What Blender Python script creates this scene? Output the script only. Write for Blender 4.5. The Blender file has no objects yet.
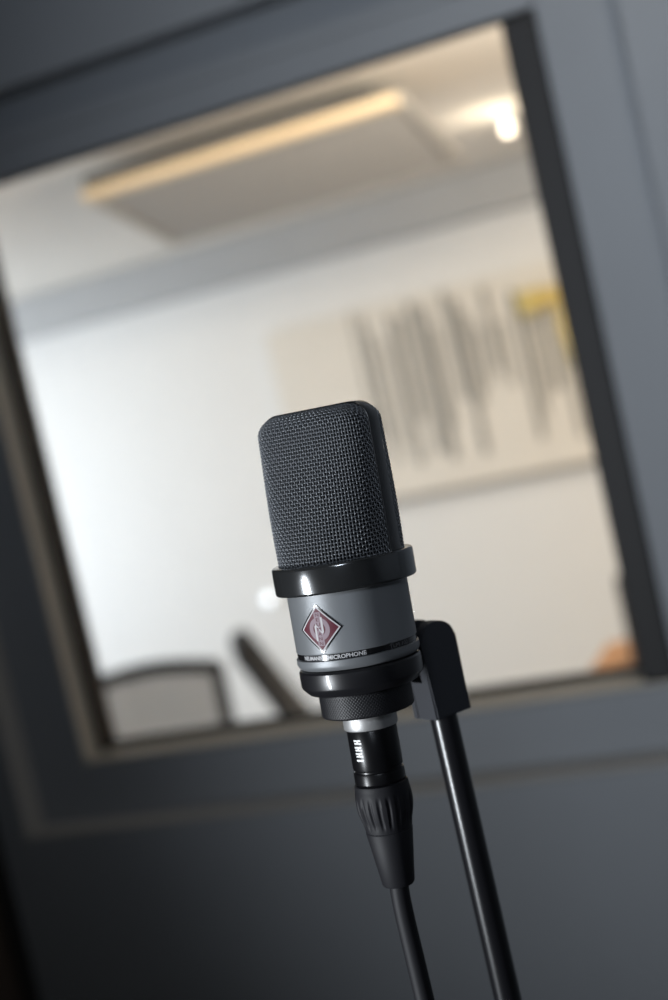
import bpy, bmesh, math, random
from mathutils import Vector, Matrix

random.seed(4)
PI = math.pi
scene = bpy.context.scene
COL = scene.collection
EYE = 1.61                                    # lens height

# ------------------------------------------------------------------ materials
def mat(name, col, rough=.5, metal=0., spec=.5, coat=0., bump=0., bscale=200., var=0., vscale=8., emit=None, estr=0.):
    m = bpy.data.materials.new(name); m.use_nodes = True
    nt = m.node_tree; b = nt.nodes['Principled BSDF']
    b.inputs['Base Color'].default_value = (*col, 1)
    b.inputs['Roughness'].default_value = rough
    b.inputs['Metallic'].default_value = metal
    b.inputs['Specular IOR Level'].default_value = spec
    b.inputs['Coat Weight'].default_value = coat
    b.inputs['Coat Roughness'].default_value = .08
    tc = nt.nodes.new('ShaderNodeTexCoord')
    if var:
        n = nt.nodes.new('ShaderNodeTexNoise'); n.inputs['Scale'].default_value = vscale; n.inputs['Detail'].default_value = 4
        nt.links.new(tc.outputs['Object'], n.inputs['Vector'])
        r = nt.nodes.new('ShaderNodeMapRange')
        r.inputs['To Min'].default_value = 1 - var; r.inputs['To Max'].default_value = 1 + var
        nt.links.new(n.outputs['Fac'], r.inputs['Value'])
        mx = nt.nodes.new('ShaderNodeVectorMath'); mx.operation = 'SCALE'
        mx.inputs[0].default_value = col
        nt.links.new(r.outputs['Result'], mx.inputs['Scale'])
        nt.links.new(mx.outputs['Vector'], b.inputs['Base Color'])
    if bump:
        n = nt.nodes.new('ShaderNodeTexNoise'); n.inputs['Scale'].default_value = bscale; n.inputs['Detail'].default_value = 3
        nt.links.new(tc.outputs['Object'], n.inputs['Vector'])
        bp = nt.nodes.new('ShaderNodeBump'); bp.inputs['Strength'].default_value = bump; bp.inputs['Distance'].default_value = .002
        nt.links.new(n.outputs['Fac'], bp.inputs['Height']); nt.links.new(bp.outputs['Normal'], b.inputs['Normal'])
    if emit:
        b.inputs['Emission Color'].default_value = (*emit, 1); b.inputs['Emission Strength'].default_value = estr
    return m

def glass_mat():
    m = bpy.data.materials.new('thin_glass'); m.use_nodes = True
    nt = m.node_tree; nt.nodes.clear()
    out = nt.nodes.new('ShaderNodeOutputMaterial'); mix = nt.nodes.new('ShaderNodeMixShader')
    tr = nt.nodes.new('ShaderNodeBsdfTransparent'); gl = nt.nodes.new('ShaderNodeBsdfGlossy'); fr = nt.nodes.new('ShaderNodeFresnel')
    tr.inputs['Color'].default_value = (.98, .985, .985, 1); gl.inputs['Roughness'].default_value = .02
    fr.inputs['IOR'].default_value = 1.45
    nt.links.new(fr.outputs[0], mix.inputs[0]); nt.links.new(tr.outputs[0], mix.inputs[1]); nt.links.new(gl.outputs[0], mix.inputs[2])
    nt.links.new(mix.outputs[0], out.inputs['Surface'])
    return m

def net_mat():
    m = bpy.data.materials.new('chair_net'); m.use_nodes = True
    nt = m.node_tree; b = nt.nodes['Principled BSDF']
    b.inputs['Base Color'].default_value = (.45, .45, .455, 1); b.inputs['Roughness'].default_value = .8
    b.inputs['Alpha'].default_value = .66
    return m

def wood_mat(name, a, b_):
    m = bpy.data.materials.new(name); m.use_nodes = True
    nt = m.node_tree; b = nt.nodes['Principled BSDF']; b.inputs['Roughness'].default_value = .66
    tc = nt.nodes.new('ShaderNodeTexCoord'); mp = nt.nodes.new('ShaderNodeMapping'); mp.inputs['Scale'].default_value = (2, 40, 40)
    n = nt.nodes.new('ShaderNodeTexNoise'); n.inputs['Scale'].default_value = 1.5; n.inputs['Detail'].default_value = 6
    cr = nt.nodes.new('ShaderNodeValToRGB'); cr.color_ramp.elements[0].color = (*a, 1); cr.color_ramp.elements[1].color = (*b_, 1)
    cr.color_ramp.elements[0].position = .35; cr.color_ramp.elements[1].position = .65
    nt.links.new(tc.outputs['Object'], mp.inputs['Vector']); nt.links.new(mp.outputs['Vector'], n.inputs['Vector'])
    nt.links.new(n.outputs['Fac'], cr.inputs['Fac']); nt.links.new(cr.outputs['Color'], b.inputs['Base Color'])
    return m

M = dict(
    studio_wall=mat('blue_grey_wall_paint', (.24, .258, .282), .6, bump=.08, bscale=90, var=.05),
    casing=mat('blue_grey_casing_paint', (.24, .258, .282), .5, bump=.04, bscale=120, var=.04),
    brown=mat('dark_brown_acoustic_cloth', (.055, .040, .032), .95, bump=.3, bscale=300),
    corner_shade=mat('black_corner_shade', (.012, .012, .013), .8),
    carpet=mat('grey_carpet', (.12, .12, .125), .95, bump=.5, bscale=400, var=.15, vscale=60),
    studio_ceil=mat('studio_ceiling', (.30, .30, .30), .9, bump=.1, bscale=60),
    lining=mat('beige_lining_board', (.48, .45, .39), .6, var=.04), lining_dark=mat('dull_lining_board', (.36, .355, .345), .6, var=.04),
    rubber=mat('black_gasket', (.010, .010, .011), .55),
    white_wall=mat('white_plaster', (.80, .79, .765), .85, bump=.05, bscale=60, var=.02),
    far_ceil=mat('off_white_ceiling', (.70, .66, .60), .9, bump=.05, bscale=40, var=.02),
    duct=mat('grey_cable_duct', (.43, .435, .44), .6, var=.04),
    felt=mat('grey_felt', (.37, .36, .345), .95, bump=.3, bscale=250, var=.06, vscale=20),
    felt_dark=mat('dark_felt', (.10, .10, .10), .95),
    pale_wood=wood_mat('pale_oak', (.74, .58, .38), (.86, .72, .52)),
    warm_wood=wood_mat('warm_wood', (.42, .21, .10), (.58, .33, .17)),
    canvas=mat('cream_canvas', (.76, .715, .64), .9, bump=.15, bscale=300, var=.03),
    canvas_edge=mat('taupe_canvas_edge', (.36, .34, .31), .9),
    bars=mat('grey_print', (.26, .255, .24), .85, var=.2, vscale=5),
    yellow=mat('yellow_enamel', (.68, .52, .17), .4),
    black_plastic=mat('black_plastic', (.014, .014, .016), .45),
    chair_black=mat('chair_black', (.014, .014, .015), .7, spec=.2),
    net=net_mat(),
    chair_cloth=mat('dark_seat_cloth', (.04, .04, .045), .95, bump=.3, bscale=300),
    chrome=mat('brushed_steel', (.5, .5, .52), .3, 1.),
    glass=glass_mat(),
    lamp=mat('opal_lamp', (.9, .87, .8), .4, emit=(1., .86, .66), estr=2.2),
    lamp_small=mat('opal_small_lamp', (.9, .9, .9), .4, emit=(.86, .93, 1.), estr=1.7),
    # microphone
    wire=mat('grille_wire', (.185, .195, .21), .40, .45),
    inner=mat('black_inner_gauze', (.004, .004, .005), .9),
    rib=mat('satin_black_metal', (.020, .021, .023), .32, .0, spec=.8, coat=.2),
    ring=mat('black_nickel', (.20, .205, .21), .15, .9),
    body=mat('grey_satin_lacquer', (.215, .225, .235), .42, .35, bump=.10, bscale=2600),
    groove=mat('black_gloss_band', (.010, .010, .011), .20, coat=.3),
    letter=mat('pale_engraving', (.50, .50, .51), .5),
    letter_dim=mat('dim_engraving', (.10, .10, .105), .5),
    silver=mat('badge_silver', (.58, .56, .57), .7, 0., .15),
    red=mat('badge_red', (.095, .007, .020), .5, spec=.3),
    badge_pink=mat('badge_engraving', (.29, .22, .25), .6, spec=.3),
    mount=mat('black_anodised', (.012, .012, .014), .33, .0, coat=.25),
    knurl=mat('black_knurled', (.012, .012, .014), .42, spec=.35),
    sleeve=mat('brushed_nickel', (.50, .50, .50), .46, .7, bump=.06, bscale=3000),
    shell=mat('gloss_black_shell', (.006, .006, .007), .3, spec=.3),
    shell_glint=mat('painted_glint', (.93, .93, .92), .5),
    boot=mat('black_rubber_boot', (.010, .010, .013), .6, spec=.35),
    cable=mat('black_cable', (.010, .010, .013), .6, spec=.35),
    clip=mat('black_nylon', (.034, .036, .043), .55, bump=.05, bscale=900),
    pole=mat('black_lacquered_tube', (.010, .010, .012), .28, coat=.2),
)

# ------------------------------------------------------------------ helpers
def add(name, bm, m, parent=None, smooth=False, mats=None):
    me = bpy.data.meshes.new(name); bm.normal_update(); bm.to_mesh(me); bm.free()
    for x in (mats or [m]): me.materials.append(x)
    if smooth:
        for p in me.polygons: p.use_smooth = True
    o = bpy.data.objects.new(name, me); COL.objects.link(o)
    if parent: o.parent = parent
    return o

def tag(o, label, cat, group=None, kind=None):
    o['label'] = label; o['category'] = cat
    if group: o['group'] = group
    if kind: o['kind'] = kind
    return o

def empty(name, loc=(0, 0, 0), rz=0.):
    o = bpy.data.objects.new(name, None); COL.objects.link(o)
    o.empty_display_size = .05; o.location = loc; o.rotation_euler = (0, 0, rz)
    return o

def box(bm, lo, hi, bev=0., seg=2):
    r = bmesh.ops.create_cube(bm, size=1)
    vs = r['verts']
    for v in vs:
        v.co = Vector([lo[i] + (v.co[i] + .5) * (hi[i] - lo[i]) for i in range(3)])
    if bev:
        es = list({e for v in vs for e in v.link_edges})
        bmesh.ops.bevel(bm, geom=es, offset=bev, segments=seg, profile=.5, affect='EDGES')
    return bm

def nb(): return bmesh.new()
def boxb(lo, hi, bev=0.): return box(nb(), lo, hi, bev)

def ring_xz(bm, o, i, y0, y1):
    """a rectangular frame in the x-z plane from y0 to y1; o, i = (x0, x1, z0, z1) outside and inside"""
    def rect(r, y): return [bm.verts.new((x, y, z)) for x, z in ((r[0], r[2]), (r[1], r[2]), (r[1], r[3]), (r[0], r[3]))]
    a, b, c, d = rect(o, y0), rect(i, y0), rect(o, y1), rect(i, y1)
    for k in range(4):
        j = (k + 1) % 4
        bm.faces.new((a[k], a[j], b[j], b[k])); bm.faces.new((c[j], c[k], d[k], d[j]))
        bm.faces.new((b[k], b[j], d[j], d[k])); bm.faces.new((a[j], a[k], c[k], c[j]))
    bmesh.ops.recalc_face_normals(bm, faces=bm.faces)
    return bm

def lathe(bm, prof, n=96, f=None):
    """prof = (r, z) list round the z axis; f(r, z, theta) may move the radius"""
    rows = []
    for r, z in prof:
        if r < 1e-9: rows.append([bm.verts.new((0, 0, z))]); continue
        row = []
        for k in range(n):
            t = 2 * PI * k / n; rr = f(r, z, t) if f else r
            row.append(bm.verts.new((rr * math.sin(t), -rr * math.cos(t), z)))
        rows.append(row)
    for a, b in zip(rows, rows[1:]):
        for k in range(n):
            j = (k + 1) % n
            if len(a) == 1 and len(b) == 1: continue
            if len(a) == 1: bm.faces.new((a[0], b[j], b[k]))
            elif len(b) == 1: bm.faces.new((a[k], a[j], b[0]))
            else: bm.faces.new((a[k], a[j], b[j], b[k]))
    bmesh.ops.recalc_face_normals(bm, faces=bm.faces)
    return bm

def lathe_obj(name, prof, m, parent, n=96, f=None, sharp=32):
    o = add(name, lathe(nb(), prof, n, f), m, parent, True)
    o.data.set_sharp_from_angle(angle=math.radians(sharp))
    return o

def tube(bm, pts, rad, n=8, cap=True):
    pts = [Vector(p) for p in pts]; rows = []
    t0 = (pts[1] - pts[0]).normalized()
    up = Vector((0, 0, 1)) if abs(t0.z) < .9 else Vector((1, 0, 0))
    u = t0.cross(up).normalized()
    for k, p in enumerate(pts):
        t = (pts[min(k + 1, len(pts) - 1)] - pts[max(k - 1, 0)]).normalized()
        u = (u - t * u.dot(t)).normalized(); v = t.cross(u)
        r = rad[k] if isinstance(rad, (list, tuple)) else rad
        rows.append([bm.verts.new(p + (u * math.cos(2 * PI * i / n) + v * math.sin(2 * PI * i / n)) * r) for i in range(n)])
    for a, b in zip(rows, rows[1:]):
        for i in range(n):
            j = (i + 1) % n; bm.faces.new((a[i], a[j], b[j], b[i]))
    if cap:
        bm.faces.new(rows[0][::-1]); bm.faces.new(rows[-1])
    return bm

def spline(pts, n=12):
    P = [Vector(p) for p in pts]; P = [P[0] * 2 - P[1]] + P + [P[-1] * 2 - P[-2]]; out = []
    for i in range(1, len(P) - 2):
        for k in range(n):
            t = k / n; a, b, c, d = P[i - 1:i + 3]
            out.append(.5 * ((2 * b) + (c - a) * t + (2 * a - 5 * b + 4 * c - d) * t * t + (3 * b - a - 3 * c + d) * t ** 3))
    return out + [P[-2]]

def copy_tree(o, parent=None):
    c = o.copy(); COL.objects.link(c)
    if parent: c.parent = parent
    for ch in list(o.children): copy_tree(ch, c)
    return c

def struct(o, label, cat):
    return tag(o, label, cat, kind='structure')

# ------------------------------------------------------------------ the recording booth (this side of the glass)
XL, XR, YB, YF, ZC = -2.30, 1.7, -2.2, 1.65, 2.5
PIER = -1.285
OUT = (-1.226, -.170, EYE - .521, EYE + .502)        # step in the wall
INN = (-1.132, -.270, EYE - .434, EYE + .442)        # opening of the casing
WX0, WX1 = -4.2, 1.9
FY, FCZ = 5.40, EYE + .725                           # far wall, far ceiling

struct(add('floor', boxb((WX0 - .1, YB - .1, -.1), (WX1 + .1, FY + .1, 0)), M['carpet']), 'grey carpeted floor under both rooms', 'floor')
bm = ring_xz(nb(), (XL - .02, XR, 0, ZC), OUT, YF, 1.70)
ring_xz(bm, (WX0, WX1, 0, ZC), (-1.30, -.10, EYE - .60, EYE + .60), 1.70, 1.78)
struct(add('wall_front', bm, M['studio_wall']), 'blue grey painted wall around the control room window', 'wall')
struct(add('wall_left', boxb((XL - .1, YB, 0), (XL, YF - .001, ZC)), M['studio_wall']), 'blue grey side wall at the far left of the booth', 'wall')
struct(add('wall_pier', boxb((XL + .001, 1.05, 0), (PIER, YF - .001, ZC)), M['brown']), 'dark brown padded wall pier left of the window', 'wall')
struct(add('wall_right', boxb((XR, YB, 0), (XR + .1, YF + .05, ZC)), M['studio_wall']), 'blue grey side wall at the right of the booth', 'wall')
struct(add('wall_back', boxb((XL - .1, YB - .1, 0), (XR + .1, YB, ZC)), M['studio_wall']), 'blue grey wall behind the photographer', 'wall')
struct(add('ceiling', boxb((XL - .1, YB - .1, ZC), (XR + .1, YF + .05, ZC + .1)), M['studio_ceil']), 'pale ceiling of the recording booth', 'ceiling')
struct(add('corner_shade_strip', boxb((PIER + .0005, YF - .022, 0), (PIER + .020, YF - .001, ZC), .004), M['corner_shade']), 'black upright strip standing for the shade in the corner between brown wall and blue grey wall', 'trim')  # black strip put in for the soft shade along this corner

# ------------------------------------------------------------------ the window between the rooms
win = struct(empty('window_1', ((INN[0] + INN[1]) / 2, 1.70, INN[2])), 'large fixed studio window in the blue grey wall', 'window')
def wpart(name, bm, m, smooth=False):
    o = add(name, bm, m, win, smooth); o.matrix_parent_inverse = Matrix.Translation(-win.location); return o
c = wpart('casing', ring_xz(nb(), (-1.30, -.10, EYE - .60, EYE + .60), INN, 1.7005, 1.7795), M['casing'])
bv = c.modifiers.new('bevel', 'BEVEL'); bv.width = .003; bv.segments = 2
x0, x1, z0, z1 = INN
e = .0006; ZT = EYE + .402
wpart('head_board', boxb((x0 + e, 1.7006, ZT), (x1 - e, 1.722, z1 - e), .001), M['casing'])
wpart('sash_rail', boxb((x0 + e, 1.7006, ZT - .004), (x1 - e, 1.722, ZT - e), .0008), M['rubber'])
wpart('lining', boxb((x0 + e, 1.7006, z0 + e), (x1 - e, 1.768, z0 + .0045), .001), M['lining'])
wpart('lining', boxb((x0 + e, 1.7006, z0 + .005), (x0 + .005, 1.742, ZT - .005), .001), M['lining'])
wpart('sash_stile', boxb((x0 + .0055, 1.7425, z0 + .005), (x0 + .016, 1.779, ZT - .005), .001), M['rubber'])
wpart('sash_stile', boxb((-.3135, 1.703, z0 + .005), (x1 - e, 1.779, ZT - .005), .004), M['rubber'])
wpart('sash_rail', boxb((x0 + .0165, 1.7685, z0 + e), (-.314, 1.779, z0 + .013), .001), M['rubber'])
wpart('sash_rail', boxb((x0 + .0165, 1.766, z1 - .012), (-.314, 1.779, z1 - e), .001), M['rubber'])
wpart('pane', boxb((x0 + .012, 1.7735, z0 + .008), (-.308, 1.7765, z1 - .004)), M['glass'])
ox0, ox1, oz0, oz1 = OUT
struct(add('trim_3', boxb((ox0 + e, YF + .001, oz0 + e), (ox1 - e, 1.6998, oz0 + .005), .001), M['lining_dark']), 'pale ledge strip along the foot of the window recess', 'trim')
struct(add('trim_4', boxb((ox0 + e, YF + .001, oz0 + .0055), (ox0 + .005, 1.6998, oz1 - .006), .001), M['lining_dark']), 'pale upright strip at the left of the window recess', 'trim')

# ------------------------------------------------------------------ the control room (behind the glass)
struct(add('wall_far', boxb((WX0, FY, 0), (WX1, FY + .1, FCZ + .1)), M['white_wall']), 'white far wall of the control room', 'wall')
struct(add('wall_far_left', boxb((WX0 - .1, 1.70, 0), (WX0, FY + .1, FCZ + .1)), M['white_wall']), 'white left wall of the control room', 'wall')
struct(add('wall_far_right', boxb((WX1, 1.70, 0), (WX1 + .1, FY + .1, FCZ + .1)), M['white_wall']), 'white right wall of the control room', 'wall')
struct(add('ceiling_far', boxb((WX0, 1.78, FCZ), (WX1, FY, FCZ + .1)), M['far_ceil']), 'off-white ceiling of the control room', 'ceiling')
struct(add('trim_2', boxb((WX0 + .001, 5.20, EYE + .562), (WX1 - .001, FY - .001, FCZ - .001), .006), M['duct']), 'grey boxed-in duct along the top of the far white wall', 'trim')
struct(add('baseboard_far', boxb((WX0 + .001, FY - .015, 0), (WX1 - .001, FY - .001, .08), .003), M['canvas']), 'pale baseboard along the far wall', 'baseboard')

# tilted acoustic panel under the ceiling
cl = empty('acoustic_ceiling_panel', (-1.29, 3.2, EYE + .661))
cl.rotation_euler = (math.atan2(-.113, .48), 0, 0)
tag(cl, 'grey felt acoustic panel hung tilted below the off-white ceiling', 'acoustic panel')
W, D = .43, .495
add('felt_board', boxb((-W + .02, .02, -.012), (W - .02, D - .02, .020), .003), M['felt'], cl)
add('wooden_frame', boxb((-W, -.012, -.024), (W, .022, .000), .003), M['pale_wood'], cl)
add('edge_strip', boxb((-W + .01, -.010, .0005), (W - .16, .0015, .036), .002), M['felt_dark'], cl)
for s in (-1, 1):
    add('wooden_frame', boxb((s * W - .006, .0225, -.018), (s * W + .013, D - .02, .018), .003), M['felt'], cl)
add('wooden_frame', boxb((-W - .013, D - .019, -.012), (W + .013, D + .0, .018), .003), M['felt'], cl)
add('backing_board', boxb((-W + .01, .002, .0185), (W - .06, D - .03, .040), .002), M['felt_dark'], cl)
for sx in (-.3, .3):
    for yy in (.08, .42):
        top = FCZ - (EYE + .661) + yy * .2286
        b = nb(); tube(b, [(sx, yy, .03), (sx + .0, yy + top * .22, top * .97)], .0015, 6); add('wire', b, M['chrome'], cl)

# globe lamp under the ceiling near the right
fl = empty('ceiling_lamp', (-.815, 4.2, FCZ)); tag(fl, 'glowing globe lamp under the ceiling, right of the hung acoustic panel', 'lamp')
lathe_obj('base_plate', [(0, -.0005), (.045, -.0005), (.045, -.010), (.012, -.014), (.012, -.034), (0, -.034)], M['white_wall'], fl, 48)
lathe_obj('globe', [(0, -.0345)] + [(.018 * math.sin(PI * k / 16), -.0525 + .018 * math.cos(PI * k / 16)) for k in range(1, 16)] + [(0, -.0705)], M['lamp'], fl, 48)

# waveform canvas
cv = empty('waveform_picture', (-1.42, FY - .001, EYE - .448)); tag(cv, 'wide cream canvas with grey sound wave bars on the far wall', 'canvas')
add('canvas_board', boxb((-.80, -.032, 0), (1.05, 0, .775), .004), M['canvas'], cv)
add('lower_ledge', boxb((-.80, -.050, -.022), (1.05, 0, -.0005), .003), M['canvas_edge'], cv)
BARS = [(-1.829, 1.944, 1.441, .010), (-1.787, 1.913, 1.388, .016), (-1.767, 1.841, 1.298, .014), (-1.715, 1.80, 1.36, .012), (-1.672, 1.895, 1.279, .026),
        (-1.629, 1.874, 1.45, .020), (-1.581, 1.922, 1.307, .028), (-1.530, 1.893, 1.271, .030), (-1.500, 1.799, 1.402, .014), (-1.438, 1.932, 1.50, .024),
        (-1.399, 1.893, 1.266, .026), (-1.366, 1.832, 1.46, .016), (-1.325, 1.763, 1.527, .020), (-1.275, 1.909, 1.575, .022), (-1.236, 1.761, 1.509, .018),
        (-1.165, 1.867, 1.281, .024), (-1.130, 1.755, 1.365, .014), (-1.095, 1.80, 1.44, .016), (-1.058, 1.862, 1.457, .020), (-1.012, 1.767, 1.258, .020),
        (-.965, 1.83, 1.34, .018), (-.915, 1.78, 1.42, .020), (-.86, 1.84, 1.31, .02), (-.80, 1.75, 1.45, .018), (-.74, 1.86, 1.30, .022), (-.68, 1.72, 1.48, .018), (-.60, 1.82, 1.38, .02), (-.52, 1.70, 1.5, .016)]
b = nb()
for x, zt, zb, w in BARS:
    box(b, (x + 1.42 - w * .5, -.036, zb - (EYE - .448)), (x + 1.42 + w * .5, -.0325, zt - (EYE - .448)))
add('wave_bars', b, M['bars'], cv)

# yellow wall lamp
yl = empty('wall_lamp', (-.955, FY - .033, EYE - .05)); tag(yl, 'bright yellow bent-arm lamp in front of the sound wave canvas', 'lamp')
b = lathe(nb(), [(.016, 0), (.030, .012), (.045, .10), (.052, .17), (.050, .17), (.043, .10), (.026, .014), (0, .01)], 32)
bmesh.ops.transform(b, matrix=Matrix.Translation((.015, -.16, .25)) @ Matrix.Rotation(-PI / 2 - .05, 4, 'Y'), verts=b.verts)
add('lamp_shade', b, M['yellow'], yl, True)
b = nb(); tube(b, spline([(0, -.012, 0), (.0, -.10, .0), (.0, -.155, .04), (-.012, -.16, .14), (.0, -.16, .225), (.02, -.16, .25)], 8), .017, 12)
add('lamp_arm', b, M['yellow'], yl, True)
b = lathe(nb(), [(0, 0), (.04, 0), (.04, .012), (.03, .016), (0, .016)], 32)
bmesh.ops.transform(b, matrix=Matrix.Rotation(PI / 2, 4, 'X'), verts=b.verts)
add('wall_plate', b, M['yellow'], yl, True)

# small glowing lamp low on the far wall
sl = empty('round_wall_lamp', (-2.478, FY - .001, EYE - .765)); tag(sl, 'small round white glowing lamp low on the far wall', 'lamp')
b = lathe(nb(), [(0, 0), (.030, 0), (.030, .012), (.026, .014), (0, .014)], 32); bmesh.ops.transform(b, matrix=Matrix.Rotation(PI / 2, 4, 'X'), verts=b.verts)
add('back_plate', b, M['white_wall'], sl, True)
b = lathe(nb(), [(.024, .0145), (.022, .026), (.014, .034), (0, .037)], 32); bmesh.ops.transform(b, matrix=Matrix.Rotation(PI / 2, 4, 'X'), verts=b.verts)
add('dome', b, M['lamp_small'], sl, True)

# desk and the loudspeaker on it
dk = empty('desk', (.1, 3.53, 0)); tag(dk, 'warm brown wooden desk low behind the right of the window', 'desk')
add('desk_top', boxb((-.885, -.33, .735), (.9, .33, .770), .006), M['warm_wood'], dk)
for sx in (-1, 1):
    for sy in (-1, 1):
        add('leg', boxb((sx * .82 - .025, sy * .28 - .025, 0), (sx * .82 + .025, sy * .28 + .025, .7345), .004), M['black_plastic'], dk)
add('modesty_panel', boxb((-.79, .26, .35), (.79, .275, .7345), .003), M['warm_wood'], dk)
sp = empty('monitor_speaker', (-.570, 3.56, .7705)); tag(sp, 'black monitor loudspeaker on the desk, mostly hidden by the window frame', 'loudspeaker')
add('cabinet', boxb((-.085, -.09, 0), (.085, .10, .247), .010), M['black_plastic'], sp)
for nm, r, z in (('woofer', .062, .085), ('tweeter', .026, .19)):
    b = lathe(nb(), [(0, .001), (r * .35, .004), (r * .4, .0), (r * .85, .006), (r, .007), (r, 0)], 32)
    bmesh.ops.transform(b, matrix=Matrix.Translation((0, -.0905, z)) @ Matrix.Rotation(PI / 2, 4, 'X'), verts=b.verts)
    add(nm, b, M['rubber'], sp, True)

# office chairs
def office_chair(loc, rz, tilt, z_back, wid=.205, h=.44, tr=.018):
    t = empty('office_chair', loc, rz)
    b = nb()
    for k in range(5):
        a = 2 * PI * k / 5 + .3
        tube(b, [(.03 * math.cos(a), .03 * math.sin(a), .10), (.28 * math.cos(a), .28 * math.sin(a), .068)], [.022, .014], 10)
    lathe(b, [(0, .13), (.035, .13), (.04, .08), (0, .08)], 24)
    add('star_base', b, M['chair_black'], t)
    for k in range(5):
        a = 2 * PI * k / 5 + .3
        b = lathe(nb(), [(0, -.02), (.024, -.02), (.028, -.012), (.028, .012), (.024, .02), (0, .02)], 20)
        bmesh.ops.transform(b, matrix=Matrix.Translation((.285 * math.cos(a), .285 * math.sin(a), .0285)) @ Matrix.Rotation(a, 4, 'Z') @ Matrix.Rotation(PI / 2, 4, 'X'), verts=b.verts)
        add('caster', b, M['chair_black'], t, True)
    b = nb(); tube(b, [(0, 0, .12), (0, 0, .425)], .022, 16); add('gas_column', b, M['chrome'], t, True)
    b = boxb((-.23, -.24, .43), (.23, .20, .495), .028); add('seat', b, M['chair_cloth'], t, True)
    piv = empty('backrest', (0, .215, z_back)); piv.parent = t; piv.rotation_euler = (-tilt, 0, 0)
    # frame outline: bowed top bar, two uprights, lower bar
    top = [(-wid + 2 * wid * k / 10, 0, h + .022 * math.sin(PI * k / 10)) for k in range(11)]
    b = nb()
    tube(b, top, tr + .001, 12); tube(b, [(-wid, 0, h + .004), (-wid + .004, .006, h * .5), (-wid + .02, 0, 0)], tr, 12)
    tube(b, [(wid, 0, h + .004), (wid - .004, .006, h * .5), (wid - .02, 0, 0)], tr, 12); tube(b, [(-wid + .02, 0, 0), (wid - .02, 0, 0)], .015, 12)
    add('back_frame', b, M['chair_black'], piv, True)
    b = nb(); g = []
    for j in range(9):
        v = j / 8; ww = (wid - .02) + .02 * v - .006; row = []
        for i in range(13):
            u = i / 12; zz = .006 + v * (h + .02 * math.sin(PI * u) - .012)
            row.append(b.verts.new((-ww + 2 * ww * u, .016 * math.sin(PI * u) * math.sin(PI * v), zz)))
        g.append(row)
    for j in range(8):
        for i in range(12): b.faces.new((g[j][i], g[j][i + 1], g[j + 1][i + 1], g[j + 1][i]))
    o = add('back_net', b, M['net'], piv, True)
    s = o.modifiers.new('thick', 'SOLIDIFY'); s.thickness = .004; s.offset = 0
    b = nb(); tube(b, spline([(0, .05, .42), (0, .20, .43), (0, .235, .50), (0, .23, z_back + .02)], 6), .018, 10)
    add('back_post', b, M['chair_black'], t, True)
    return t
c1 = office_chair((-1.905, 3.05, 0), 0, .04, .575, .200, .415)
tag(c1, 'black framed office chair with grey net backrest facing the window', 'office chair', 'office chairs behind the window')
c2 = office_chair((-1.40, 3.80, 0), PI / 2, .46, .55, .19, .465, .027)
c2.rotation_euler = (0, 0, PI / 2 + .44)
tag(c2, 'black office chair seen edge-on with its backrest leaning back', 'office chair', 'office chairs behind the window')

# ------------------------------------------------------------------ the microphone (lengths in mm along its own axis, 0 = middle of the collar ring)
AX = Vector((.03559, .05654, .99777)).normalized()
FRONT = Vector((-.17899, -.98189, .06202)); FRONT = (FRONT - AX * FRONT.dot(AX)).normalized()
CEN = Vector((-.20597, .52464, 1.54187))
yv = -FRONT; xv = yv.cross(AX)
ZB = -36.5
AXM = Matrix(((xv.x, yv.x, AX.x, 0), (xv.y, yv.y, AX.y, 0), (xv.z, yv.z, AX.z, 0), (0, 0, 0, 1)))
MMIC = Matrix.Translation(CEN) @ AXM @ Matrix.Scale(.00102, 4)       # millimetres of the microphone -> world

def mmify(o, root_inv):
    """bake the millimetre frame into the mesh so that the object keeps unit scale"""
    o.data.transform(root_inv @ MMIC); return o

mic = empty('microphone'); mic.matrix_world = Matrix.Translation(CEN + AX * (ZB * .00102)) @ AXM
tag(mic, 'compact grey condenser microphone with black woven grille and red diamond badge', 'microphone')
MINV = (Matrix.Translation(CEN + AX * (ZB * .00102)) @ AXM).inverted()

RG, HZ0, HZ1, RC, YR = 25.0, 4.0, 64.5, 7.5, 4.2
def sect(t):
    """half width a, half depth b, exponent n, height z of the head at t (0..1 straight, 1..2 rounded top)"""
    zs = HZ1 - RC
    if t <= 1:
        z = HZ0 + (zs - HZ0) * t
        s = t * t * (3 - 2 * t) * .55 + t * .45
        return RG, RG + (14.5 - RG) * s, 2 + 1.3 * s, z
    al = (t - 1) * PI / 2
    return RG - RC + RC * math.cos(al), YR + .05 + (14.5 - YR - .05) * math.cos(al), 3.3, zs + RC * math.sin(al)

def sect_curve(t, N=160):
    a, b, n, z = sect(t); pts = []
    for k in range(N + 1):
        ph = -PI / 2 + PI * k / N
        s, c = math.sin(ph), math.cos(ph)
        x = a * math.copysign(abs(s) ** (2 / n), s); y = -b * abs(c) ** (2 / n)
        if y <= -YR + 1e-6 or b <= YR + .2: pts.append(Vector((x, min(y, -YR) if b <= YR + .2 else y, z)))
    # close exactly on the rib
    e = a * max(0., 1 - (min(YR, b) / b) ** n) ** (1 / n) if b > YR + .2 else a
    pts = [Vector((-e, -YR, z))] + pts + [Vector((e, -YR, z))]
    return pts

def resample(pts, us):
    L = [0.]
    for p, q in zip(pts, pts[1:]): L.append(L[-1] + (q - p).length)
    tot = L[-1]; out = []; i = 0
    for u in us:
        d = u * tot
        while i < len(L) - 2 and L[i + 1] < d: i += 1
        f = (d - L[i]) / max(1e-9, L[i + 1] - L[i]); out.append(pts[i].lerp(pts[i + 1], min(1., f)))
    return out

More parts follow.
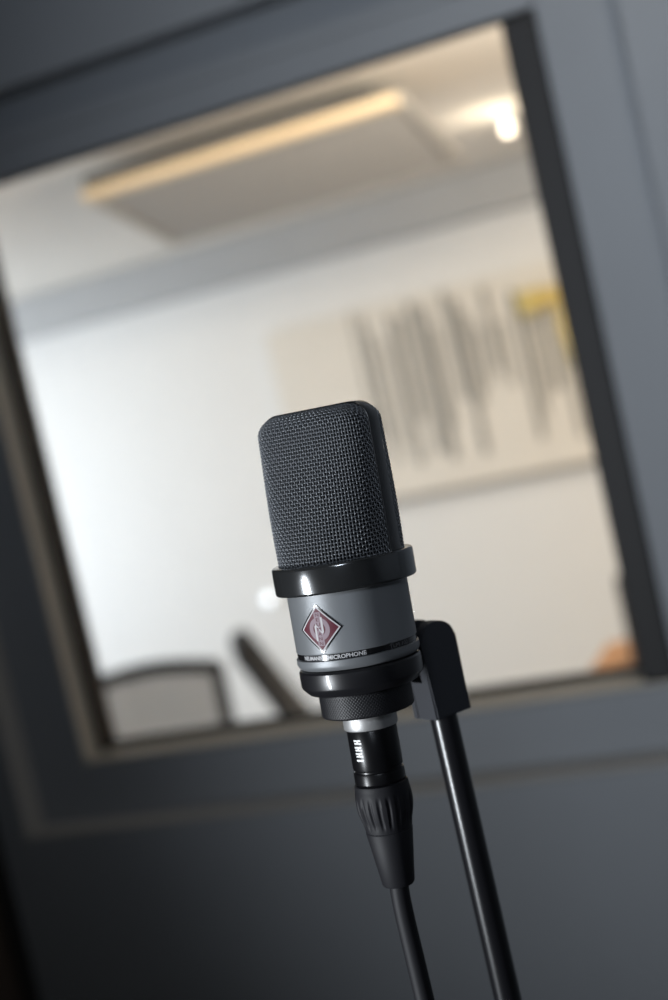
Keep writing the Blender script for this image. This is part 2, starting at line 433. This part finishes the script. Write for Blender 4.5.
NW, SUB = 52, 3                                    # upright wires per half, samples per cell
def t_of_rows():
    ts = []; zs = HZ1 - RC; n1 = 37
    for k in range(n1): ts.append(k / n1)
    n2 = 8
    for k in range(n2 + 1): ts.append(1 + .97 * k / n2)
    return ts
ROWS = t_of_rows(); NR = len(ROWS)
FT = []                                            # fine t values, SUB per cell
for a_, b_ in zip(ROWS, ROWS[1:]):
    for s in range(SUB): FT.append(a_ + (b_ - a_) * s / SUB)
FT.append(ROWS[-1])
NU = (NW - 1) * SUB + 1
US = [.006 + .988 * k / (NU - 1) for k in range(NU)]
GRID = [resample(sect_curve(t), US) for t in FT]
def gnormal(j, i):
    du = GRID[j][min(i + 1, NU - 1)] - GRID[j][max(i - 1, 0)]
    dv = GRID[min(j + 1, len(GRID) - 1)][i] - GRID[max(j - 1, 0)][i]
    n = du.cross(dv)
    if n.length < 1e-9: return Vector((0, 0, 1))
    n.normalize()
    return n
NRM = [[gnormal(j, i) for i in range(NU)] for j in range(len(GRID))]
AMP, WR = .36, .25
def wire_bm():
    b = nb()
    for w in range(NW):
        i = w * SUB
        tube(b, [GRID[j][i] + NRM[j][i] * (AMP * math.cos(PI * (j / SUB + w))) for j in range(len(GRID))], WR, 6)
    for r in range(NR):
        j = r * SUB
        tube(b, [GRID[j][i] - NRM[j][i] * (AMP * math.cos(PI * (i / SUB + r))) for i in range(NU)], WR, 6)
    return b
g1 = mmify(add('grille', wire_bm(), M['wire'], mic, True), MINV)
g2 = g1.copy(); COL.objects.link(g2); g2.parent = mic; g2.rotation_euler = (0, 0, PI)
# dark gauze just under the wires
def gauze_bm():
    b = nb(); rows = []
    for j in range(0, len(GRID), SUB):
        rows.append([b.verts.new(GRID[j][i] - NRM[j][i] * .95) for i in range(0, NU, SUB)])
    for p, q in zip(rows, rows[1:]):
        for i in range(len(p) - 1): b.faces.new((p[i], p[i + 1], q[i + 1], q[i]))
    return b
s1 = mmify(add('inner_gauze', gauze_bm(), M['inner'], mic, True), MINV)
s2 = s1.copy(); COL.objects.link(s2); s2.parent = mic; s2.rotation_euler = (0, 0, PI)
# rib over the head between the two grilles
def rib_bm():
    b = nb(); prof = [(-YR + .1, -1.6), (-YR + .1, .45), (-YR + .3, .85), (-YR + .75, 1.0), (YR - .75, 1.0), (YR - .3, .85), (YR - .1, .45), (YR - .1, -1.6)]
    path = [(Vector((RG - .45, 0, HZ0)), Vector((1, 0, 0)))]
    for k in range(13):
        al = PI / 2 * k / 12; d = Vector((math.cos(al), 0, math.sin(al)))
        path.append((Vector((RG - .45 - RC, 0, HZ1 - RC)) + d * RC, d))
    path += [(Vector((-p.x, 0, p.z)), Vector((-d.x, 0, d.z))) for p, d in path[::-1]]
    rows = [[b.verts.new(p + d * o + Vector((0, y, 0))) for y, o in prof] for p, d in path]
    for p, q in zip(rows, rows[1:]):
        for i in range(len(prof)): j = (i + 1) % len(prof); b.faces.new((p[i], p[j], q[j], q[i]))
    b.faces.new(rows[0]); b.faces.new(rows[-1][::-1]); bmesh.ops.recalc_face_normals(b, faces=b.faces)
    return b
o = mmify(add('rib', rib_bm(), M['rib'], mic, True), MINV); o.data.set_sharp_from_angle(angle=math.radians(40)); o['label'] = 'smooth black rib over the grille'

def mic_lathe(name, prof, m, parent=mic, n=128, f=None, sharp=32, inv=None):
    o = lathe_obj(name, prof, m, parent, n, f, sharp); return mmify(o, inv or MINV)

o = mic_lathe('collar_ring', [(25.0, 5.3), (27.6, 5.3), (28.2, 5.1), (28.55, 4.6), (28.65, 4.0), (28.65, -4.9), (28.5, -5.5), (28.1, -5.9), (24.0, -5.9), (24.0, 5.0)], M['ring'])
o['label'] = 'glossy black collar ring'
RB = 24.4
o = mic_lathe('body', [(24.0, 5.0), (RB, 4.9), (RB, -28.9), (RB + .05, -29.3), (RB - .1, -29.6), (RB - .35, -29.65), (RB - .35, -31.95), (RB - .1, -32.0), (RB + .45, -32.2), (RB + .5, -34.2), (RB + .1, -35.4), (RB - .9, -36.3), (RB - 2.4, -36.5), (0, -36.5)], M['body'])
nbnd = mic_lathe('name_band', [(RB - .34, -29.66), (RB - .22, -29.7), (RB - .22, -31.9), (RB - .34, -31.94)], M['groove'])
nbnd['label'] = 'black band with pale lettering'

def wrap(bm, R, zc, phi0=0.):
    for v in bm.verts:
        a = v.co.x / R + phi0; r = R + v.co.z
        v.co = Vector((r * math.sin(a), -r * math.cos(a), zc + v.co.y))
    return bm

def text_bm(s, size, spacing=1., rot=0., at=(0, 0), ex=.03, width=None, bold=.0):
    cu = bpy.data.curves.new('lettering', 'FONT'); cu.body = s; cu.size = size; cu.space_character = spacing
    cu.align_x = 'CENTER'; cu.align_y = 'CENTER'; cu.extrude = ex; cu.offset = bold * size; cu.resolution_u = 3
    ob = bpy.data.objects.new('lettering', cu); COL.objects.link(ob)
    bpy.context.view_layer.update()
    me = bpy.data.meshes.new_from_object(ob.evaluated_get(bpy.context.evaluated_depsgraph_get()))
    bpy.data.objects.remove(ob); bpy.data.curves.remove(cu)
    b = nb(); b.from_mesh(me); bpy.data.meshes.remove(me)
    xs = [v.co.x for v in b.verts]; k = (width / (max(xs) - min(xs))) if width else 1.
    cx = (max(xs) + min(xs)) / 2; ys = [v.co.y for v in b.verts]; cy = (max(ys) + min(ys)) / 2
    for v in b.verts: v.co.x = (v.co.x - cx) * k; v.co.y -= cy
    bmesh.ops.transform(b, matrix=Matrix.Translation((at[0], at[1], 0)) @ Matrix.Rotation(rot, 4, 'Z'), verts=b.verts)
    return b

def merge(b, other):
    me = bpy.data.meshes.new('tmp'); other.to_mesh(me); other.free(); b.from_mesh(me); bpy.data.meshes.remove(me); return b

b = text_bm('MICROPHONE', 2.2, width=15.6, at=(8.6, 0), bold=.028); merge(b, text_bm('NEUMANN', 2.2, width=10.6, at=(-6.9, 0), bold=.028))
mmify(add('lettering', wrap(b, RB - .2, -30.8), M['letter'], nbnd), MINV)
mmify(add('lettering', wrap(text_bm('TLM 102', 2.2, width=10.2), RB - .2, -30.8, math.radians(74)), M['letter_dim'], nbnd), MINV)

# diamond badge
def flat_poly(bm, poly, z, th, step=.6):
    """a convex polygon cut into upright strips so that it bends round the body; z = lift, th = thickness"""
    def clip(p, k, lim, sgn):
        out = []
        for a, c in zip(p, p[1:] + p[:1]):
            da, dc = sgn * (a[k] - lim), sgn * (c[k] - lim)
            if da >= 0: out.append(a)
            if (da > 0) != (dc > 0) and abs(da - dc) > 1e-12:
                f = da / (da - dc); out.append(tuple(a[i] + (c[i] - a[i]) * f for i in range(2)))
        return out
    x = min(p[0] for p in poly); xe = max(p[0] for p in poly)
    while x < xe - 1e-6:
        q = clip(clip(poly, 0, x, 1), 0, min(x + step, xe), -1)
        if len(q) >= 3:
            d = []
            for p in q:
                if not d or (abs(p[0] - d[-1][0]) + abs(p[1] - d[-1][1])) > 1e-5: d.append(p)
            if len(d) > 2 and abs(d[0][0] - d[-1][0]) + abs(d[0][1] - d[-1][1]) < 1e-5: d.pop()
            if len(d) >= 3:
                hi = [bm.verts.new((p[0], p[1], z + th)) for p in d]; lo = [bm.verts.new((p[0], p[1], z)) for p in d]
                bm.faces.new(hi); bm.faces.new(lo[::-1])
                for i in range(len(d)):
                    j = (i + 1) % len(d); bm.faces.new((lo[i], lo[j], hi[j], hi[i]))
        x += step
    return bm
def dia(h, w=None): w = w or h; return [(0, -h), (w, 0), (0, h), (-w, 0)]
def arc_ring(bm, r0, r1, z, th, n=40, a0=0, a1=2 * PI):
    for k in range(n):
        p, q = a0 + (a1 - a0) * k / n, a0 + (a1 - a0) * (k + 1) / n
        flat_poly(bm, [(r0 * math.cos(p), r0 * math.sin(p)), (r1 * math.cos(p), r1 * math.sin(p)), (r1 * math.cos(q), r1 * math.sin(q)), (r0 * math.cos(q), r0 * math.sin(q))], z, th, 3)
    return bm
ZE, PHE = -19.35, math.radians(-1.0)
badge = mmify(add('badge', wrap(flat_poly(nb(), dia(9.75, 9.75), -.05, .30), RB, ZE, PHE), M['groove'], mic), MINV)
badge['label'] = 'red diamond badge with silver border and emblem'
def bpart(name, bm, m): return mmify(add(name, wrap(bm, RB, ZE, PHE), m, badge), MINV)
bpart('border', flat_poly(nb(), dia(8.9, 8.9), .25, .06), M['silver'])
bpart('red_field', flat_poly(nb(), dia(8.15, 8.15), .31, .05), M['red'])
b = arc_ring(nb(), 2.7, 4.55, .36, .06)
bpart('emblem', b, M['badge_pink'])
b = flat_poly(nb(), [(-1.5, -6.6), (1.5, -6.6), (1.5, 6.6), (-1.5, 6.6)], .37, .055); bpart('emblem', b, M['badge_pink'])
b = nb()
flat_poly(b, [(-1.95, -4.6), (-1.15, -4.6), (-1.15, 2.2), (-1.95, 1.2)], .43, .05)
flat_poly(b, [(1.15, -2.2), (1.95, -1.2), (1.95, 4.6), (1.15, 4.6)], .43, .05)
flat_poly(b, [(-1.5, 1.6), (-.9, 1.6), (1.5, -1.6), (.9, -1.6)][::-1], .43, .04)
bpart('emblem', b, M['silver'])
b = nb()
for k, ch in enumerate('NEUMANN'): merge(b, text_bm(ch, 1.9, width=1.5, at=(0, 5.6 - k * 1.87), ex=.02))
for v in b.verts: v.co.z += .475
bpart('lettering', b, M['red'])

# ------------------------------------------------------------------ the stand that carries it
PX, PY, PZ = -.1935, .5699, 1.4653
st = empty('microphone_stand', (PX, PY, 0)); tag(st, 'slim black microphone stand with boxy swivel clip beside the grey microphone', 'microphone stand')
SINV = Matrix.Translation((-PX, -PY, 0))
def st_lathe(name, prof, m, n=128, f=None, sharp=32): return mic_lathe(name, prof, m, st, n, f, sharp, SINV)
st_lathe('swivel_ring', [(0, -36.55), (23.0, -36.6), (24.2, -36.9), (24.75, -37.6), (24.8, -38.4), (24.8, -43.4), (24.5, -44.2), (22.2, -46.8), (18.0, -46.9), (0, -46.9)], M['mount'])
def knurl(r, z, t):
    if r < 18 or z > -48.0 or z < -56.6: return r
    p = 84; k = 2 * PI / 1.45
    u, v = p * t + k * z, p * t - k * z
    return r - .27 + .27 * max(abs(math.sin(u / 2)), abs(math.sin(v / 2)))
st_lathe('knurled_nut', [(0, -46.95), (18.3, -46.95), (18.7, -47.6)] + [(18.75, -48 - 8.6 * k / 40) for k in range(41)] + [(18.4, -57.0), (17.6, -57.35), (0, -57.35)], M['knurl'], 672, knurl, 60)

e1 = Vector((-.62, -.785, 0)).normalized(); e2 = Vector((.785, -.62, 0)).normalized()
def brk(p): return Vector((0, 0, PZ)) + (e1 * p[0] + e2 * p[1] + Vector((0, 0, p[2]))) * .001
def bracket(name, bm, m, smooth=False):
    for v in bm.verts: v.co = brk(v.co)
    bmesh.ops.recalc_face_normals(bm, faces=bm.faces)
    return add(name, bm, m, st, smooth)
H = 9.4
bracket('clip_base', boxb((-H + .12, -5.0, .6), (H - .12, 3.8, 17.0), 0), M['clip'])
def cheek(y0, y1):
    b = nb(); pr = [(-H, .6), (H, .6), (H, 34.5)]
    for k in range(1, 16):
        a = PI * k / 16; pr.append((H * math.cos(a), 34.5 + 7.8 * math.sin(a)))
    pr.append((-H, 34.5))
    lo = [b.verts.new((x, y0, z)) for x, z in pr]; hi = [b.verts.new((x, y1, z)) for x, z in pr]
    b.faces.new(lo[::-1]); b.faces.new(hi)
    for i in range(len(pr)): j = (i + 1) % len(pr); b.faces.new((lo[i], lo[j], hi[j], hi[i]))
    bmesh.ops.bevel(b, geom=[e for e in b.edges if len({round(v.co.y, 3) for v in e.verts}) == 1], offset=.8, segments=2, affect='EDGES')
    return b
bracket('cheek', cheek(3.2, H), M['clip']); bracket('cheek', cheek(-H, -4.6), M['clip'])
b = lathe(nb(), [(0, -4.4), (7.6, -4.4), (8.0, -4.0), (8.0, 2.6), (7.6, 3.0), (0, 3.0)], 40)
bmesh.ops.transform(b, matrix=Matrix.Translation((0, 0, 30)) @ Matrix.Rotation(PI / 2, 4, 'X'), verts=b.verts)
bracket('knuckle', b, M['clip'], True).data.set_sharp_from_angle(angle=.6)
bracket('swivel_arm', boxb((4, -3.6, 25.8), (27.5, 2.4, 33.8), .8), M['mount'])
b = lathe(nb(), [(0, 0), (3.6, 0), (3.6, 1.6), (3.0, 2.2), (0, 2.2)], 24)
bmesh.ops.transform(b, matrix=Matrix.Translation((0, -H - .02, 31)) @ Matrix.Rotation(PI / 2, 4, 'X'), verts=b.verts)
bracket('hinge_screw', b, M['chrome'], True)
b = lathe(nb(), [(0, .012), (.00605, .012), (.00605, PZ + .0004), (.0055, PZ + .0008), (0, PZ + .0008)], 40)
add('pole', b, M['pole'], st, True).data.set_sharp_from_angle(angle=.6)
b = lathe(nb(), [(0, .0), (.125, 0), (.130, .004), (.130, .012), (.124, .018), (.03, .026), (.02, .045), (.0085, .05), (.0062, .05)], 64)
add('weighted_base', b, M['clip'], st, True).data.set_sharp_from_angle(angle=.6)

# ------------------------------------------------------------------ connector and cable
BE = CEN + AX * -.1313
ca = empty('microphone_cable', BE); tag(ca, 'black cable with round metal connector hanging from the underside of the microphone', 'cable')
CINV = Matrix.Translation(-BE)
def ca_lathe(name, prof, m, n=96, f=None, sharp=32): return mic_lathe(name, prof, m, ca, n, f, sharp, CINV)
o = ca_lathe('sleeve', [(0, -57.4), (10.9, -57.4), (11.0, -57.6), (11.0, -63.2), (10.7, -63.7), (0, -63.7)], M['sleeve']); o['label'] = 'silver metal sleeve'
sh = ca_lathe('connector_shell', [(0, -63.75), (9.9, -63.75), (10.15, -64.2), (10.2, -79.7), (10.0, -80.2), (9.75, -80.4), (9.75, -81.1), (10.1, -81.3), (10.3, -82.0), (10.35, -85.6), (9.9, -86.2), (0, -86.2)], M['shell'])
# white marks down the shell: glints on its lettering, painted in
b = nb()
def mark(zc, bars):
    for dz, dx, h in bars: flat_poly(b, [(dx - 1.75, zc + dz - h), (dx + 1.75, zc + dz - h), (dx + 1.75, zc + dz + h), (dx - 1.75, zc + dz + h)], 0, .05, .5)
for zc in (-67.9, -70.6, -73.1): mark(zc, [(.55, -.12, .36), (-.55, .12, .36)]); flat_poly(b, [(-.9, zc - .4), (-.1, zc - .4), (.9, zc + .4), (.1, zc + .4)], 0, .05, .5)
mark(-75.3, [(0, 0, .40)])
wrap(b, 10.19, 0, math.radians(-9)); o = mmify(add('marks', b, M['shell_glint'], sh), CINV); o['label'] = 'stack of white marks on the black shell, painted as glints on its lettering'
def flute(r, z, t):
    if z > -90.5 or z < -104.5: return r
    w = max(0, math.sin(PI * (-z - 90.5) / 14)) ** .7
    return r - .62 * w * max(0, math.cos(19 * t)) ** .8
boot = [(0, -86.3), (10.2, -86.3), (10.8, -86.7), (10.95, -87.4)]
for k in range(25):
    z = -88.2 - 17.6 * k / 24; q = (-z - 88.2) / 17.6
    boot.append((10.95 + .75 * math.sin(PI * min(1, q * 1.25)) - 1.55 * q ** 2.4, z))
boot += [(9.55, -106.05), (9.4, -106.3), (9.5, -106.6), (6.6, -128.0), (6.1, -128.7), (4.6, -129.0), (0, -129.0)]
ca_lathe('boot', boot, M['boot'], 240, flute, 40)
p0 = Vector((0, 0, 0)) + AX * .004
bot = Vector((-.2108, .5156, 1.3611)) - BE
pts = [p0, AX * -.012, bot + Vector((.0003, 0, .0)), bot + Vector((.0012, -.002, -.12)), Vector((.0, -.05, -.55)), Vector((.01, -.16, -1.0)), Vector((.02, -.23, -BE.z + .09)), Vector((.05, -.28, -BE.z + .006)), Vector((.25, -.36, -BE.z + .0045)), Vector((.6, -.5, -BE.z + .0045))]
b = nb(); tube(b, spline(pts, 14), .0040, 16); add('cord', b, M['cable'], ca, True)

# ------------------------------------------------------------------ lights
def area(name, loc, tgt, sx, sy, power, col, spread=180):
    l = bpy.data.lights.new(name, 'AREA'); l.shape = 'RECTANGLE'; l.size = sx; l.size_y = sy; l.energy = power; l.color = col
    l.spread = math.radians(spread)
    o = bpy.data.objects.new(name, l); COL.objects.link(o); o.location = loc
    d = (Vector(tgt) - Vector(loc)).normalized()
    o.rotation_euler = d.to_track_quat('-Z', 'Y').to_euler()
    return o
# an upright strip softbox standing in the booth, left of and behind the camera
area('booth_strip_light', (-1.70, -.94, 1.15), (-.205, .50, 1.5), .20, .82, 7.4, (.90, .95, 1.0), 66)
# unseen fill added to brighten the upper right of the window wall
area('booth_wall_fill', (.35, -1.2, 2.3), (-.10, 1.65, 1.98), .35, .35, 1.65, (.78, .87, 1.0), 53)
# unseen warm fill added to light the ledges of the window recess
area('booth_ledge_fill', (-.05, 1.22, ZC - .01), (-.55, 1.62, 1.1), .15, .15, 1.6, (1.0, .93, .82), 120)
# weak unseen fill added over the booth
area('booth_overhead_fill', (.2, -1.0, ZC - .02), (.2, -1.0, 0), 0.6, .6, 1.9, (.93, .97, 1.0))
# control room: daylight from the left, warm light and added fills
area('control_room_daylight', (WX0 + .02, 3.9, 1.35), (0, 3.9, 1.35), 2.2, 1.6, 64, (.78, .88, 1.0))
area('control_room_panel_fill', (-.6, 2.0, FCZ - .10), (-.9, 4.6, 1.6), 1.2, .16, 22, (1.0, .86, .68))  # unseen warm fill, tilted to reach the hung panel's near edge
area('control_room_ceiling_fill', (.0, 2.3, 1.75), (-.5, 3.5, FCZ), .4, .4, 26, (1.0, .88, .72))  # unseen fill added to brighten the right of the ceiling
area('control_room_right_light', (1.2, 3.9, FCZ - .02), (1.2, 3.9, 0), .9, .9, 38, (1.0, .82, .62))

l = bpy.data.lights.new('globe_glow', 'POINT'); l.energy = 1.7; l.color = (1, .86, .66); l.shadow_soft_size = .02
o = bpy.data.objects.new('globe_glow', l); COL.objects.link(o); o.location = (-.835, 4.13, FCZ - .12)

w = bpy.data.worlds.new('world'); scene.world = w; w.use_nodes = True
w.node_tree.nodes['Background'].inputs[0].default_value = (.02, .022, .025, 1)

# ------------------------------------------------------------------ camera
cam = bpy.data.cameras.new('camera'); co = bpy.data.objects.new('camera', cam); COL.objects.link(co)
R = Vector((.9141567, .3373358, -.2247712)); U = Vector((.1855045, .1448872, .9719032)); F = Vector((-.3604242, .9301678, -.0698723))
co.matrix_world = Matrix(((R.x, U.x, -F.x, 0), (R.y, U.y, -F.y, 0), (R.z, U.z, -F.z, EYE), (0, 0, 0, 1)))
cam.sensor_fit = 'VERTICAL'; cam.sensor_height = 36; cam.lens = 50; cam.clip_start = .02
cam.dof.use_dof = True; cam.dof.focus_distance = .548; cam.dof.aperture_fstop = 4.8; cam.dof.aperture_blades = 9
scene.camera = co

scene.view_settings.view_transform = 'Standard'; scene.view_settings.look = 'None'
scene.view_settings.exposure = 0; scene.view_settings.gamma = 1; scene.view_settings.use_curve_mapping = False
scene.cycles.use_denoising = True
scene.cycles.max_bounces = 10; scene.cycles.transparent_max_bounces = 16
scene.cycles.sample_clamp_indirect = 6
